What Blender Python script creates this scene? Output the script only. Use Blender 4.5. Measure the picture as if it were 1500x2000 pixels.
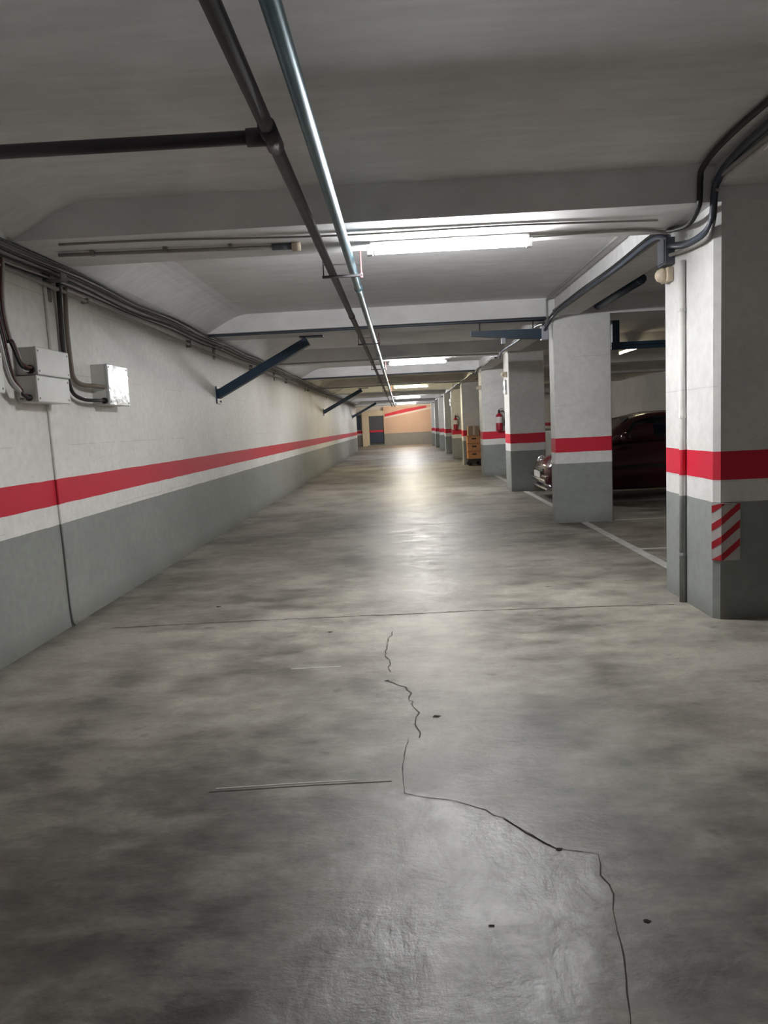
import bpy, bmesh, math, random
from mathutils import Vector, Matrix
random.seed(7)
for o in list(bpy.data.objects): bpy.data.objects.remove(o)
scene = bpy.context.scene
C = scene.collection

# ------------------------------------------------------------------ camera
F_PX, PITCH, YAW, ROLL = 1449.84, 0.1153, -0.0277, 0.0493
cp, sp, cy, sy = math.cos(PITCH), math.sin(PITCH), math.cos(YAW), math.sin(YAW)
fwd = Vector((sy*cp, cy*cp, -sp)); rgt = Vector((cy, -sy, 0)); dwn = fwd.cross(rgt)
cr, sr = math.cos(ROLL), math.sin(ROLL)
r2 = rgt*cr + dwn*sr; d2 = dwn*cr - rgt*sr
cam = bpy.data.cameras.new('camera'); camo = bpy.data.objects.new('camera', cam); C.objects.link(camo)
m3 = Matrix((r2, -d2, -fwd)).transposed()
camo.matrix_world = Matrix.Translation((0, 0, 1.4)) @ m3.to_4x4()
cam.sensor_fit = 'VERTICAL'; cam.sensor_height = 36.0; cam.lens = F_PX/2000*36.0
cam.clip_start = 0.05; cam.clip_end = 200
scene.camera = camo
# ------------------------------------------------------------------ world (closed basement: next to no ambient light)
w = bpy.data.worlds.new('world'); scene.world = w; w.use_nodes = True
w.node_tree.nodes['Background'].inputs[0].default_value = (0.5, 0.52, 0.6, 1)
w.node_tree.nodes['Background'].inputs[1].default_value = 0.01
scene.view_settings.view_transform = 'Standard'; scene.view_settings.look = 'None'
scene.view_settings.gamma = 1.0; scene.view_settings.exposure = 3.25
scene.view_settings.use_curve_mapping = False
TUBE = 60.0            # emission of a fluorescent tube

# ------------------------------------------------------------------ dimensions
XL, XR = -2.574, 8.6
XC = 2.05
ZC, ZB = 2.93, 2.70
Z_RT, Z_RB, Z_WB = 1.125, 0.938, 0.79
YB0, YEND = -6.0, 54.0
BEAMS = [4.92, 9.84, 14.54, 19.1, 23.95, 28.7, 33.5, 38.3, 43.1, 47.9]
BD = 0.78

# ------------------------------------------------------------------ materials
def mat(name, col, rough=0.6, metal=0.0, spec=0.5, noise=0.0, nscale=8.0, bump=0.0, bscale=60.0, coat=0.0, emit=None, estr=0.0, trans=0.0, rvar=0.0):
    m = bpy.data.materials.new(name); m.use_nodes = True
    nt = m.node_tree; b = nt.nodes['Principled BSDF']
    b.inputs['Base Color'].default_value = (*col, 1); b.inputs['Roughness'].default_value = rough
    b.inputs['Metallic'].default_value = metal; b.inputs['Specular IOR Level'].default_value = spec
    b.inputs['Coat Weight'].default_value = coat
    b.inputs['Transmission Weight'].default_value = trans
    if emit: b.inputs['Emission Color'].default_value = (*emit, 1); b.inputs['Emission Strength'].default_value = estr
    if noise or bump or rvar:
        tc = nt.nodes.new('ShaderNodeTexCoord')
        if noise or rvar:
            n = nt.nodes.new('ShaderNodeTexNoise'); n.inputs['Scale'].default_value = nscale; n.inputs['Detail'].default_value = 6
            nt.links.new(tc.outputs['Object'], n.inputs['Vector'])
            if noise:
                mx = nt.nodes.new('ShaderNodeMix'); mx.data_type = 'RGBA'
                mx.inputs['A'].default_value = (*[c*(1-noise) for c in col], 1)
                mx.inputs['B'].default_value = (*[min(1, c*(1+noise)) for c in col], 1)
                nt.links.new(n.outputs['Fac'], mx.inputs['Factor']); nt.links.new(mx.outputs['Result'], b.inputs['Base Color'])
            if rvar:
                mr = nt.nodes.new('ShaderNodeMapRange'); mr.inputs['To Min'].default_value = rough-rvar; mr.inputs['To Max'].default_value = rough+rvar
                nt.links.new(n.outputs['Fac'], mr.inputs['Value']); nt.links.new(mr.outputs['Result'], b.inputs['Roughness'])
        if bump:
            n2 = nt.nodes.new('ShaderNodeTexNoise'); n2.inputs['Scale'].default_value = bscale; n2.inputs['Detail'].default_value = 4
            bp = nt.nodes.new('ShaderNodeBump'); bp.inputs['Strength'].default_value = bump; bp.inputs['Distance'].default_value = 0.01
            nt.links.new(tc.outputs['Object'], n2.inputs['Vector']); nt.links.new(n2.outputs['Fac'], bp.inputs['Height'])
            nt.links.new(bp.outputs['Normal'], b.inputs['Normal'])
    return m

def math_node(nt, op, a, b=None, clamp=False):
    n = nt.nodes.new('ShaderNodeMath'); n.operation = op; n.use_clamp = clamp
    for i, v in enumerate((a, b)):
        if v is None: continue
        if isinstance(v, (int, float)): n.inputs[i].default_value = v
        else: nt.links.new(v, n.inputs[i])
    return n.outputs[0]

def mix_col(nt, fac, a, b):
    mx = nt.nodes.new('ShaderNodeMix'); mx.data_type = 'RGBA'
    for key, v in (('Factor', fac), ('A', a), ('B', b)):
        if isinstance(v, (int, float)): mx.inputs[key].default_value = v
        elif isinstance(v, tuple): mx.inputs[key].default_value = (*v, 1)
        else: nt.links.new(v, mx.inputs[key])
    return mx.outputs['Result']

def noise_node(nt, vec, scale, detail=5, rough=0.55, dist=0.0):
    n = nt.nodes.new('ShaderNodeTexNoise'); n.inputs['Scale'].default_value = scale; n.inputs['Detail'].default_value = detail
    n.inputs['Roughness'].default_value = rough; n.inputs['Distortion'].default_value = dist
    nt.links.new(vec, n.inputs['Vector']); return n.outputs['Fac']

def mapped(nt, vec, scale):
    mp = nt.nodes.new('ShaderNodeMapping'); mp.inputs['Scale'].default_value = scale
    nt.links.new(vec, mp.inputs['Vector']); return mp.outputs[0]

def map_range(nt, v, a, b, c, d):
    mr = nt.nodes.new('ShaderNodeMapRange'); mr.inputs['From Min'].default_value = a; mr.inputs['From Max'].default_value = b
    mr.inputs['To Min'].default_value = c; mr.inputs['To Max'].default_value = d
    nt.links.new(v, mr.inputs['Value']); return mr.outputs[0]

def banded(name, white, red, grey, joint=0.55):
    """painted wall: grey dado, white line, red line, white above"""
    m = bpy.data.materials.new(name); m.use_nodes = True; nt = m.node_tree; b = nt.nodes['Principled BSDF']
    g = nt.nodes.new('ShaderNodeNewGeometry'); pos = g.outputs['Position']
    sx = nt.nodes.new('ShaderNodeSeparateXYZ'); nt.links.new(pos, sx.inputs[0])
    wob = noise_node(nt, pos, 3.0, 2)
    z = math_node(nt, 'ADD', sx.outputs[2], math_node(nt, 'MULTIPLY', math_node(nt, 'SUBTRACT', wob, 0.5), 0.012))
    def above(v): return math_node(nt, 'GREATER_THAN', z, v)
    big = noise_node(nt, pos, 1.3, 6); fine = noise_node(nt, pos, 14.0, 6)
    grm = map_range(nt, math_node(nt, 'MULTIPLY', big, fine), 0.12, 0.34, 0.0, 1.0)
    wcol = mix_col(nt, grm, tuple(c*0.86 for c in white), white)
    # scuffs on the white line
    sc = noise_node(nt, mapped(nt, pos, (9, 9, 26)), 1.6, 3, 0.6)
    scm = math_node(nt, 'MULTIPLY', math_node(nt, 'GREATER_THAN', sc, 0.69), math_node(nt, 'LESS_THAN', z, 1.3))
    wcol = mix_col(nt, math_node(nt, 'MULTIPLY', scm, 0.35), wcol, (0.25, 0.24, 0.22))
    # faint form-board joints
    jz = math_node(nt, 'ABSOLUTE', math_node(nt, 'SUBTRACT', math_node(nt, 'FRACT', math_node(nt, 'DIVIDE', z, joint)), 0.5))
    jm = math_node(nt, 'LESS_THAN', jz, 0.006)
    jm = math_node(nt, 'MULTIPLY', jm, math_node(nt, 'GREATER_THAN', noise_node(nt, pos, 1.1, 2), 0.5))
    wcol = mix_col(nt, math_node(nt, 'MULTIPLY', jm, 0.22), wcol, (0.22, 0.21, 0.19))
    gcol = mix_col(nt, grm, tuple(c*0.85 for c in grey), grey)
    # dirt creeping up from the floor
    dirt = math_node(nt, 'MULTIPLY', map_range(nt, sx.outputs[2], 0.0, 0.16, 1.0, 0.0), fine, True)
    gcol = mix_col(nt, math_node(nt, 'MULTIPLY', dirt, 0.7), gcol, (0.09, 0.085, 0.07))
    rcol = mix_col(nt, fine, tuple(c*0.9 for c in red), red)
    c = mix_col(nt, above(Z_WB), gcol, wcol)
    c = mix_col(nt, above(Z_RB), c, rcol)
    c = mix_col(nt, above(Z_RT), c, wcol)
    nt.links.new(c, b.inputs['Base Color']); b.inputs['Roughness'].default_value = 0.62; b.inputs['Specular IOR Level'].default_value = 0.35
    bp = nt.nodes.new('ShaderNodeBump'); bp.inputs['Strength'].default_value = 0.12; bp.inputs['Distance'].default_value = 0.02
    nt.links.new(math_node(nt, 'ADD', big, fine), bp.inputs['Height']); nt.links.new(bp.outputs[0], b.inputs['Normal'])
    return m

WHITE, RED, GREY = (0.88, 0.865, 0.825), (0.64, 0.022, 0.05), (0.31, 0.32, 0.295)
M = {}
M['wall'] = banded('painted_wall', WHITE, RED, GREY)
M['column'] = banded('painted_column', (0.78, 0.775, 0.75), RED, (0.285, 0.30, 0.285), 0.62)

def ceiling_mat():
    m = bpy.data.materials.new('ceiling_plaster'); m.use_nodes = True; nt = m.node_tree; b = nt.nodes['Principled BSDF']
    g = nt.nodes.new('ShaderNodeNewGeometry'); pos = g.outputs['Position']
    a = noise_node(nt, pos, 0.8, 5); f = noise_node(nt, mapped(nt, pos, (2.0, 9, 4)), 1.5, 6)
    c = mix_col(nt, map_range(nt, math_node(nt, 'MULTIPLY', a, f), 0.1, 0.38, 0, 1), (0.62, 0.613, 0.61), (0.77, 0.762, 0.758))
    nt.links.new(c, b.inputs['Base Color']); b.inputs['Roughness'].default_value = 0.75; b.inputs['Specular IOR Level'].default_value = 0.25
    bp = nt.nodes.new('ShaderNodeBump'); bp.inputs['Strength'].default_value = 0.10; bp.inputs['Distance'].default_value = 0.02
    nt.links.new(math_node(nt, 'ADD', a, math_node(nt, 'MULTIPLY', f, 0.6)), bp.inputs['Height']); nt.links.new(bp.outputs[0], b.inputs['Normal'])
    return m
M['ceiling'] = ceiling_mat()

def floor_mat():
    m = bpy.data.materials.new('polished_concrete'); m.use_nodes = True; nt = m.node_tree; b = nt.nodes['Principled BSDF']
    g = nt.nodes.new('ShaderNodeNewGeometry'); pos = g.outputs['Position']
    big = noise_node(nt, pos, 0.75, 6, 0.6); mid = noise_node(nt, mapped(nt, pos, (1.5, 2.6, 1)), 1.7, 9, 0.68, 0.15); fine = noise_node(nt, pos, 38, 5)
    swirl = noise_node(nt, mapped(nt, pos, (4, 2.4, 1)), 1.9, 8, 0.62, 0.5)
    t = map_range(nt, math_node(nt, 'ADD', math_node(nt, 'MULTIPLY', big, 0.6), math_node(nt, 'MULTIPLY', mid, 0.5)), 0.44, 0.63, 0, 1)
    c = mix_col(nt, t, (0.095, 0.086, 0.069), (0.35, 0.325, 0.278))
    c = mix_col(nt, math_node(nt, 'MULTIPLY', map_range(nt, fine, 0.35, 0.7, 0, 1), 0.25), c, (0.14, 0.13, 0.115))
    # dark spots
    sp_ = noise_node(nt, mapped(nt, pos, (2.6, 3.6, 1)), 2.2, 3, 0.5)
    c = mix_col(nt, math_node(nt, 'MULTIPLY', map_range(nt, sp_, 0.66, 0.74, 0, 1), 0.55), c, (0.05, 0.048, 0.042))
    at = nt.nodes.new('ShaderNodeAttribute'); at.attribute_name = 'stain_falloff'  # real stains together with light falloff painted near the camera
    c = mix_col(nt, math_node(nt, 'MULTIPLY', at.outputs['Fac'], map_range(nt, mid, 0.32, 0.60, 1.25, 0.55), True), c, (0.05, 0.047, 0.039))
    ap = nt.nodes.new('ShaderNodeAttribute'); ap.attribute_name = 'patch'
    pc = mix_col(nt, map_range(nt, swirl, 0.38, 0.66, 0, 1), (0.16, 0.155, 0.14), (0.56, 0.55, 0.52))
    c = mix_col(nt, ap.outputs['Fac'], c, pc)
    nt.links.new(c, b.inputs['Base Color'])
    r = map_range(nt, math_node(nt, 'ADD', math_node(nt, 'MULTIPLY', mid, 0.7), math_node(nt, 'MULTIPLY', swirl, 0.3)), 0.3, 0.7, 0.36, 0.62)
    r = math_node(nt, 'SUBTRACT', r, math_node(nt, 'MULTIPLY', ap.outputs['Fac'], 0.08))
    nt.links.new(r, b.inputs['Roughness']); b.inputs['Specular IOR Level'].default_value = 0.45
    bp = nt.nodes.new('ShaderNodeBump'); bp.inputs['Strength'].default_value = 0.5; bp.inputs['Distance'].default_value = 0.014
    rip = noise_node(nt, mapped(nt, pos, (1.0, 1.7, 1)), 8.0, 4, 0.55)
    h = math_node(nt, 'ADD', math_node(nt, 'ADD', math_node(nt, 'MULTIPLY', mid, 0.9), math_node(nt, 'MULTIPLY', rip, 0.35)), math_node(nt, 'MULTIPLY', fine, 0.10))
    h = math_node(nt, 'ADD', h, math_node(nt, 'MULTIPLY', math_node(nt, 'MULTIPLY', swirl, ap.outputs['Fac']), 0.9))
    nt.links.new(h, bp.inputs['Height']); nt.links.new(bp.outputs[0], b.inputs['Normal'])
    return m
M['floor'] = floor_mat()
M['crack'] = mat('crack_dark', (0.035, 0.032, 0.027), 0.9, spec=0.1)
M['joint'] = mat('joint_dirt', (0.085, 0.077, 0.064), 0.9, spec=0.1, noise=0.3)
M['scrape'] = mat('pale_scrape', (0.50, 0.50, 0.48), 0.5, noise=0.25, nscale=20)
M['line'] = mat('worn_white_paint', (0.52, 0.51, 0.48), 0.6, noise=0.35, nscale=9)
M['steel_blue'] = mat('dark_blue_paint', (0.012, 0.035, 0.065), 0.45, noise=0.3, nscale=6)
M['teal_pipe'] = mat('teal_gloss_pipe', (0.085, 0.165, 0.20), 0.36, metal=0.55, noise=0.25, nscale=5, rvar=0.08)
M['dark_pipe'] = mat('dark_brown_pipe', (0.048, 0.042, 0.050), 0.5, noise=0.3, nscale=5)
M['hanger'] = mat('hanger_steel', (0.05, 0.048, 0.05), 0.5, metal=0.6)
M['hanger_red'] = mat('red_primer', (0.30, 0.09, 0.09), 0.6)
M['cable'] = mat('black_cable', (0.018, 0.018, 0.018), 0.5)
M['cable_grey'] = mat('grey_cable', (0.30, 0.29, 0.27), 0.5)
M['cable_blue'] = mat('slate_cable', (0.05, 0.062, 0.085), 0.45)
M['cable_brown'] = mat('brown_cable', (0.10, 0.035, 0.025), 0.5)
M['cable_white'] = mat('white_cable', (0.6, 0.57, 0.54), 0.5)
M['conduit'] = mat('grey_conduit', (0.27, 0.265, 0.245), 0.45, noise=0.2, nscale=6)
M['conduit_tan'] = mat('tan_conduit', (0.22, 0.18, 0.14), 0.5)
M['plastic'] = mat('pale_grey_plastic', (0.60, 0.60, 0.57), 0.4, noise=0.08, nscale=12, bump=0.06, bscale=12)
M['plastic_gloss'] = mat('clear_cover_plastic', (0.62, 0.64, 0.64), 0.24, coat=0.5, bump=0.5, bscale=16)
M['box_dark'] = mat('grommet_black', (0.01, 0.01, 0.01), 0.6)
M['bracket'] = mat('bracket_zinc', (0.24, 0.23, 0.22), 0.45, metal=0.4)
M['housing'] = mat('lamp_housing', (0.62, 0.62, 0.60), 0.4)
M['beige'] = mat('aged_beige_plastic', (0.62, 0.52, 0.40), 0.45, noise=0.2, nscale=30)
M['slate'] = mat('slate_box', (0.11, 0.12, 0.145), 0.5)
M['lilac'] = mat('pale_lilac_box', (0.42, 0.42, 0.48), 0.4)
M['ext_red'] = mat('extinguisher_red', (0.36, 0.012, 0.03), 0.3, coat=0.4)
M['rubber'] = mat('black_rubber', (0.015, 0.015, 0.015), 0.7)
M['label_w'] = mat('white_label', (0.72, 0.66, 0.66), 0.5)
M['car_red'] = mat('dark_red_car_paint', (0.055, 0.0018, 0.006), 0.28, metal=0.25, coat=1.0)
M['car_glass'] = mat('car_glass', (0.010, 0.013, 0.016), 0.06, spec=0.6)
M['chrome'] = mat('chrome', (0.72, 0.72, 0.74), 0.15, metal=1.0)
M['headlamp'] = mat('headlamp_lens', (0.75, 0.75, 0.76), 0.12, metal=0.6, coat=1.0)
M['tyre'] = mat('tyre', (0.014, 0.014, 0.014), 0.8)
M['alloy'] = mat('alloy', (0.35, 0.35, 0.36), 0.35, metal=0.8)
M['plate'] = mat('white_plate', (0.7, 0.7, 0.68), 0.4)
M['orange_crate'] = mat('orange_crate', (0.55, 0.24, 0.085), 0.55, noise=0.2, nscale=10)
M['brown_box'] = mat('brown_cardboard', (0.36, 0.26, 0.18), 0.8, noise=0.15, nscale=12)
M['white_metal'] = mat('white_enamel', (0.66, 0.68, 0.66), 0.4)
M['end_wall'] = mat('peach_wall', (0.64, 0.46, 0.34), 0.7, noise=0.12, nscale=1.2)
M['cream'] = mat('cream_wall', (0.74, 0.66, 0.50), 0.7, noise=0.08)
M['red_paint'] = mat('red_paint', RED, 0.6)
M['pink_line'] = mat('white_paint_line', (0.78, 0.70, 0.64), 0.6)
M['door_grey'] = mat('grey_door', (0.075, 0.085, 0.095), 0.5)
M['door_blue'] = mat('navy_panel', (0.02, 0.035, 0.07), 0.5)
def hazard_mat(name, col): return mat(name, col, 0.5, noise=0.15, nscale=20)
M['haz_red'] = hazard_mat('hazard_red', (0.42, 0.012, 0.025)); M['haz_white'] = hazard_mat('hazard_white', (0.50, 0.47, 0.46))
def emit_mat(name, col, s):
    m = bpy.data.materials.new(name); m.use_nodes = True; nt = m.node_tree; nt.nodes.clear()
    e = nt.nodes.new('ShaderNodeEmission'); o = nt.nodes.new('ShaderNodeOutputMaterial')
    e.inputs[0].default_value = (*col, 1); e.inputs[1].default_value = s; nt.links.new(e.outputs[0], o.inputs[0]); return m
M['tube_cool'] = emit_mat('tube_cool', (0.97, 0.985, 1.0), TUBE)
M['tube_rear_fill'] = emit_mat('tube_rear_fill', (0.98, 0.98, 0.95), TUBE*0.16)
M['tube_yellow'] = emit_mat('tube_yellow', (1.0, 0.88, 0.58), TUBE*0.8)
M['tube_warm'] = emit_mat('tube_warm', (1.0, 0.86, 0.55), TUBE*0.045)
M['tube_peach'] = emit_mat('tube_peach', (1.0, 0.84, 0.66), TUBE*0.65)
M['sign_lit'] = emit_mat('sign_lit', (1.0, 1.0, 0.88), 3.0)

# ------------------------------------------------------------------ mesh helpers
def obj(name, bm, material, parent=None, smooth=False):
    me = bpy.data.meshes.new(name); bm.normal_update(); bm.to_mesh(me); bm.free()
    mats = material if isinstance(material, (list, tuple)) else [material]
    for k in mats: me.materials.append(M[k])
    if smooth:
        for p in me.polygons: p.use_smooth = True
    o = bpy.data.objects.new(name, me); C.objects.link(o)
    if parent: o.parent = parent
    return o
def tag(o, label, cat, group=None):
    o['label'] = label; o['category'] = cat
    if group: o['group'] = group
    return o
def thing(name, label, cat, loc=(0, 0, 0), group=None):
    o = bpy.data.objects.new(name, None); C.objects.link(o); o.location = loc; o.empty_display_size = 0.1
    return tag(o, label, cat, group)
def struct(name, bm, m, label=None):
    o = obj(name, bm, m); o['kind'] = 'structure'
    if label: o['label'] = label
    return o
def box(x0, x1, y0, y1, z0, z1, bm=None, bevel=0.0, mi=0):
    bm = bm or bmesh.new()
    v = [bm.verts.new(p) for p in ((x0,y0,z0),(x1,y0,z0),(x1,y1,z0),(x0,y1,z0),(x0,y0,z1),(x1,y0,z1),(x1,y1,z1),(x0,y1,z1))]
    fs = [bm.faces.new([v[i] for i in f]) for f in ((3,2,1,0),(4,5,6,7),(0,1,5,4),(1,2,6,5),(2,3,7,6),(3,0,4,7))]
    for f in fs: f.material_index = mi
    if bevel:
        es = {e for f in fs for e in f.edges}
        bmesh.ops.bevel(bm, geom=list(es), offset=bevel, segments=2, affect='EDGES', profile=0.6)
    return bm
def prism(poly, axis, a0, a1, bm=None):
    """poly: 2-D outline; axis 'x','y' or 'z' extruded a0..a1"""
    bm = bm or bmesh.new()
    def P(u, v, a): return {'x': (a, u, v), 'y': (u, a, v), 'z': (u, v, a)}[axis]
    A = [bm.verts.new(P(u, v, a0)) for u, v in poly]; B = [bm.verts.new(P(u, v, a1)) for u, v in poly]
    n = len(poly); fs = [bm.faces.new(A), bm.faces.new(B[::-1])]
    for i in range(n): fs.append(bm.faces.new((A[i], B[i], B[(i+1) % n], A[(i+1) % n])))
    bmesh.ops.recalc_face_normals(bm, faces=fs)
    return bm
def smooth_path(pts, n=6):
    pts = [Vector(p) for p in pts]
    if len(pts) < 3: return pts
    out = []
    for i in range(len(pts)-1):
        p0 = pts[max(i-1, 0)]; p1 = pts[i]; p2 = pts[i+1]; p3 = pts[min(i+2, len(pts)-1)]
        for k in range(n):
            t = k/n
            out.append(0.5*((2*p1)+(p2-p0)*t+(2*p0-5*p1+4*p2-p3)*t*t+(3*p1-p0-3*p2+p3)*t**3))
    out.append(pts[-1]); return out
def tube(pts, r, seg=8, bm=None, mi=0):
    bm = bm or bmesh.new(); pts = [Vector(p) for p in pts]; rings = []
    up = None
    for i, p in enumerate(pts):
        t = (pts[min(i+1, len(pts)-1)]-pts[max(i-1, 0)]).normalized()
        if up is None:
            up = Vector((0, 0, 1)) if abs(t.z) < 0.9 else Vector((1, 0, 0))
        a = (up - t*up.dot(t)).normalized(); b = t.cross(a); up = a
        rr = r[i] if isinstance(r, (list, tuple)) else r
        rings.append([bm.verts.new(p+(a*math.cos(2*math.pi*k/seg)+b*math.sin(2*math.pi*k/seg))*rr) for k in range(seg)])
    fs = []
    for i in range(len(rings)-1):
        for k in range(seg):
            fs.append(bm.faces.new((rings[i][k], rings[i][(k+1) % seg], rings[i+1][(k+1) % seg], rings[i+1][k])))
    fs.append(bm.faces.new(rings[0][::-1])); fs.append(bm.faces.new(rings[-1]))
    for f in fs: f.material_index = mi
    bmesh.ops.recalc_face_normals(bm, faces=fs)
    return bm
def lathe(prof, seg=16, axis='z', at=(0, 0, 0), bm=None):
    bm = bm or bmesh.new(); rings = []
    ax = Vector(at)
    for r, h in prof:
        ring = []
        for k in range(seg):
            c, s = r*math.cos(2*math.pi*k/seg), r*math.sin(2*math.pi*k/seg)
            q = {'z': (c, s, h), 'x': (h, c, s), 'y': (c, h, s)}[axis]
            ring.append(bm.verts.new(ax+Vector(q)))
        rings.append(ring)
    fs = []
    for i in range(len(rings)-1):
        for k in range(seg): fs.append(bm.faces.new((rings[i][k], rings[i][(k+1) % seg], rings[i+1][(k+1) % seg], rings[i+1][k])))
    fs.append(bm.faces.new(rings[0][::-1])); fs.append(bm.faces.new(rings[-1]))
    bmesh.ops.recalc_face_normals(bm, faces=fs)
    return bm
def beam_bar(a, b, w_, h_, bm=None, up=(0, 0, 1)):
    """rectangular bar from a to b, w_ across, h_ along up"""
    bm = bm or bmesh.new(); a = Vector(a); b = Vector(b); t = (b-a).normalized(); s = t.cross(Vector(up)).normalized(); u = s.cross(t)
    vs = []
    for p in (a, b):
        for i, j in ((-1,-1),(1,-1),(1,1),(-1,1)): vs.append(bm.verts.new(p+s*i*w_/2+u*j*h_/2))
    fs = [bm.faces.new([vs[i] for i in f]) for f in ((0,1,2,3),(7,6,5,4),(0,4,5,1),(1,5,6,2),(2,6,7,3),(3,7,4,0))]
    bmesh.ops.recalc_face_normals(bm, faces=fs)
    return bm

# ================================================================== SETTING
# ---- floor: fine grid near the camera (carries the patch, stains and painted light falloff), plain beyond
PATCH = [(-0.05,2.70),(0.14,2.63),(0.30,2.49),(0.45,2.29),(0.57,2.26),(0.54,2.03),(0.46,1.80),(0.36,1.5),(0.30,1.2),(-0.6,1.2),(-0.33,1.62),(-0.20,2.05),(-0.13,2.35)]
def seg_dist(p, poly):
    inside = False; best = 1e9; bestk = 0; n = len(poly)
    for i in range(n):
        x1, y1 = poly[i]; x2, y2 = poly[(i+1) % n]
        if (y1 > p[1]) != (y2 > p[1]) and p[0] < (x2-x1)*(p[1]-y1)/(y2-y1)+x1: inside = not inside
        dx, dy = x2-x1, y2-y1; t = max(0, min(1, ((p[0]-x1)*dx+(p[1]-y1)*dy)/(dx*dx+dy*dy)))
        d = math.hypot(p[0]-x1-t*dx, p[1]-y1-t*dy)
        if d < best: best = d; bestk = i
    return (best if inside else -best), bestk
STAINS_AND_FALLOFF = [(-1.68,3.85,0.17,0.75,0.05,0.7),(-1.55,3.0,0.5,0.35,0.0,0.45),(0.72,3.5,0.5,0.26,0.1,0.42),(-1.0,2.15,0.55,0.75,0.1,0.7),(-0.55,1.6,0.2,0.3,0,0.5),(-0.62,1.9,0.12,0.12,0.3,0.4),(1.9,4.55,0.35,0.12,0.1,0.4),(-0.55,2.6,0.34,0.12,-0.2,0.4),(-0.45,1.75,0.06,0.05,0,0.4),(0.9,1.8,0.36,0.5,0,0.6),(-0.55,3.35,0.35,0.12,0,0.35),(1.25,2.7,0.35,0.3,0,0.3),(-0.9,6.3,0.7,0.25,0,0.3),(-1.6,7.2,0.5,0.5,0,0.35),(1.0,6.9,0.6,0.3,0,0.3),(0.16,1.95,0.05,0.03,0.5,0.4),(0.10,1.80,0.12,0.02,0.6,0.35),(-0.2,1.95,0.10,0.02,0.6,0.35),(0.30,2.1,0.04,0.03,0,0.4),(0.08,3.42,0.05,0.05,0,0.35)]  # floor stains, plus broad darkening near the camera painting in light falloff
bm = bmesh.new()
lp = bm.verts.layers.float.new('patch'); ls = bm.verts.layers.float.new('stain_falloff')
xs = [XL+i*0.045 for i in range(int((4.0-XL)/0.045))]+[4.0]; ys = [1.0+i*0.045 for i in range(int(6.5/0.045))]+[7.5]
grid = []
for y in ys:
    row = []
    for x in xs:
        v = bm.verts.new((x, y, 0))
        if -0.8 < x < 0.8 and y < 2.9:
            d, k = seg_dist((x, y), PATCH)
            wd = 0.22 if k >= 9 else 0.02
            v[lp] = max(0, min(1, 0.5+d/wd*0.5))*0.85
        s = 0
        for sx_, sy_, rx, ry, a, st in STAINS_AND_FALLOFF:
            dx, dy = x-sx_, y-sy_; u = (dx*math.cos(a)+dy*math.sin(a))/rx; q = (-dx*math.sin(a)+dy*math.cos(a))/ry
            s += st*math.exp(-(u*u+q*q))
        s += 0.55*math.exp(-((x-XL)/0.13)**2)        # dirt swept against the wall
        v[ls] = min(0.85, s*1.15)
        row.append(v)
    grid.append(row)
for j in range(len(ys)-1):
    for i in range(len(xs)-1): bm.faces.new((grid[j][i], grid[j][i+1], grid[j+1][i+1], grid[j+1][i]))
def quad(x0, x1, y0, y1):
    vs = [bm.verts.new(p) for p in ((x0,y0,0),(x1,y0,0),(x1,y1,0),(x0,y1,0))]; bm.faces.new(vs)
quad(XL-1.5, XR+0.2, YB0, 1.0); quad(XL-1.5, XL, 1.0, 7.5); quad(4.0, XR+0.2, 1.0, 7.5); quad(XL-1.5, XR+0.2, 7.5, YEND+4)
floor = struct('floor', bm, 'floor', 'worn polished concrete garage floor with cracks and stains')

def ribbon(pts, wid, m, name, z=0.0015, jit=0.0, smooth=0):
    pts = [Vector((p[0], p[1], 0)) for p in pts]
    dense = []
    for i in range(len(pts)-1):
        n = max(1, int((pts[i+1]-pts[i]).length/0.04)) if jit else 1
        for k in range(n):
            p = pts[i].lerp(pts[i+1], k/n)
            if jit and (i or k): p += Vector((random.uniform(-jit, jit), random.uniform(-jit, jit), 0))
            dense.append(p)
    dense.append(pts[-1]); b = bmesh.new(); L = []; R_ = []
    for i, p in enumerate(dense):
        t = (dense[min(i+1, len(dense)-1)]-dense[max(i-1, 0)]).normalized(); s = Vector((-t.y, t.x, 0))
        ww = wid*(random.uniform(0.4, 1.3) if jit else 1)
        L.append(b.verts.new((p.x+s.x*ww/2, p.y+s.y*ww/2, z))); R_.append(b.verts.new((p.x-s.x*ww/2, p.y-s.y*ww/2, z)))
    for i in range(len(dense)-1): b.faces.new((R_[i], R_[i+1], L[i+1], L[i]))
    return obj(name, b, m, floor)
ribbon([(-0.05,2.70),(0.05,2.66),(0.14,2.63),(0.22,2.58),(0.30,2.49),(0.38,2.38),(0.45,2.29),(0.52,2.275),(0.57,2.26),(0.555,2.15),(0.565,2.05),(0.54,1.98)], 0.0040, 'joint', 'crack', jit=0.007)
ribbon([(0.30,2.49),(0.34,2.43),(0.385,2.36),(0.45,2.29)], 0.006, 'crack', 'crack', jit=0.005)
ribbon([(0.54,1.98),(0.52,1.8),(0.46,1.55),(0.42,1.3)], 0.004, 'joint', 'crack', jit=0.003)
ribbon([(-0.05,2.70),(-0.055,2.95),(-0.03,3.2)], 0.004, 'joint', 'crack', jit=0.003)
ribbon([(-0.12,4.95),(-0.16,4.6),(-0.14,4.3),(-0.12,4.12)], 0.006, 'joint', 'crack', jit=0.012)
ribbon([(-0.14,3.97),(-0.07,3.9),(-0.02,3.8),(-0.01,3.6),(0.02,3.5),(0.01,3.35),(0.03,3.26),(0.02,3.2)], 0.007, 'joint', 'crack', jit=0.012)
ribbon([(XL+0.35,5.36),(-1.2,5.40),(-0.3,5.41),(0.5,5.42),(1.3,5.40),(1.95,5.36)], 0.014, 'joint', 'floor_joint', jit=0.006)
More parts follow.
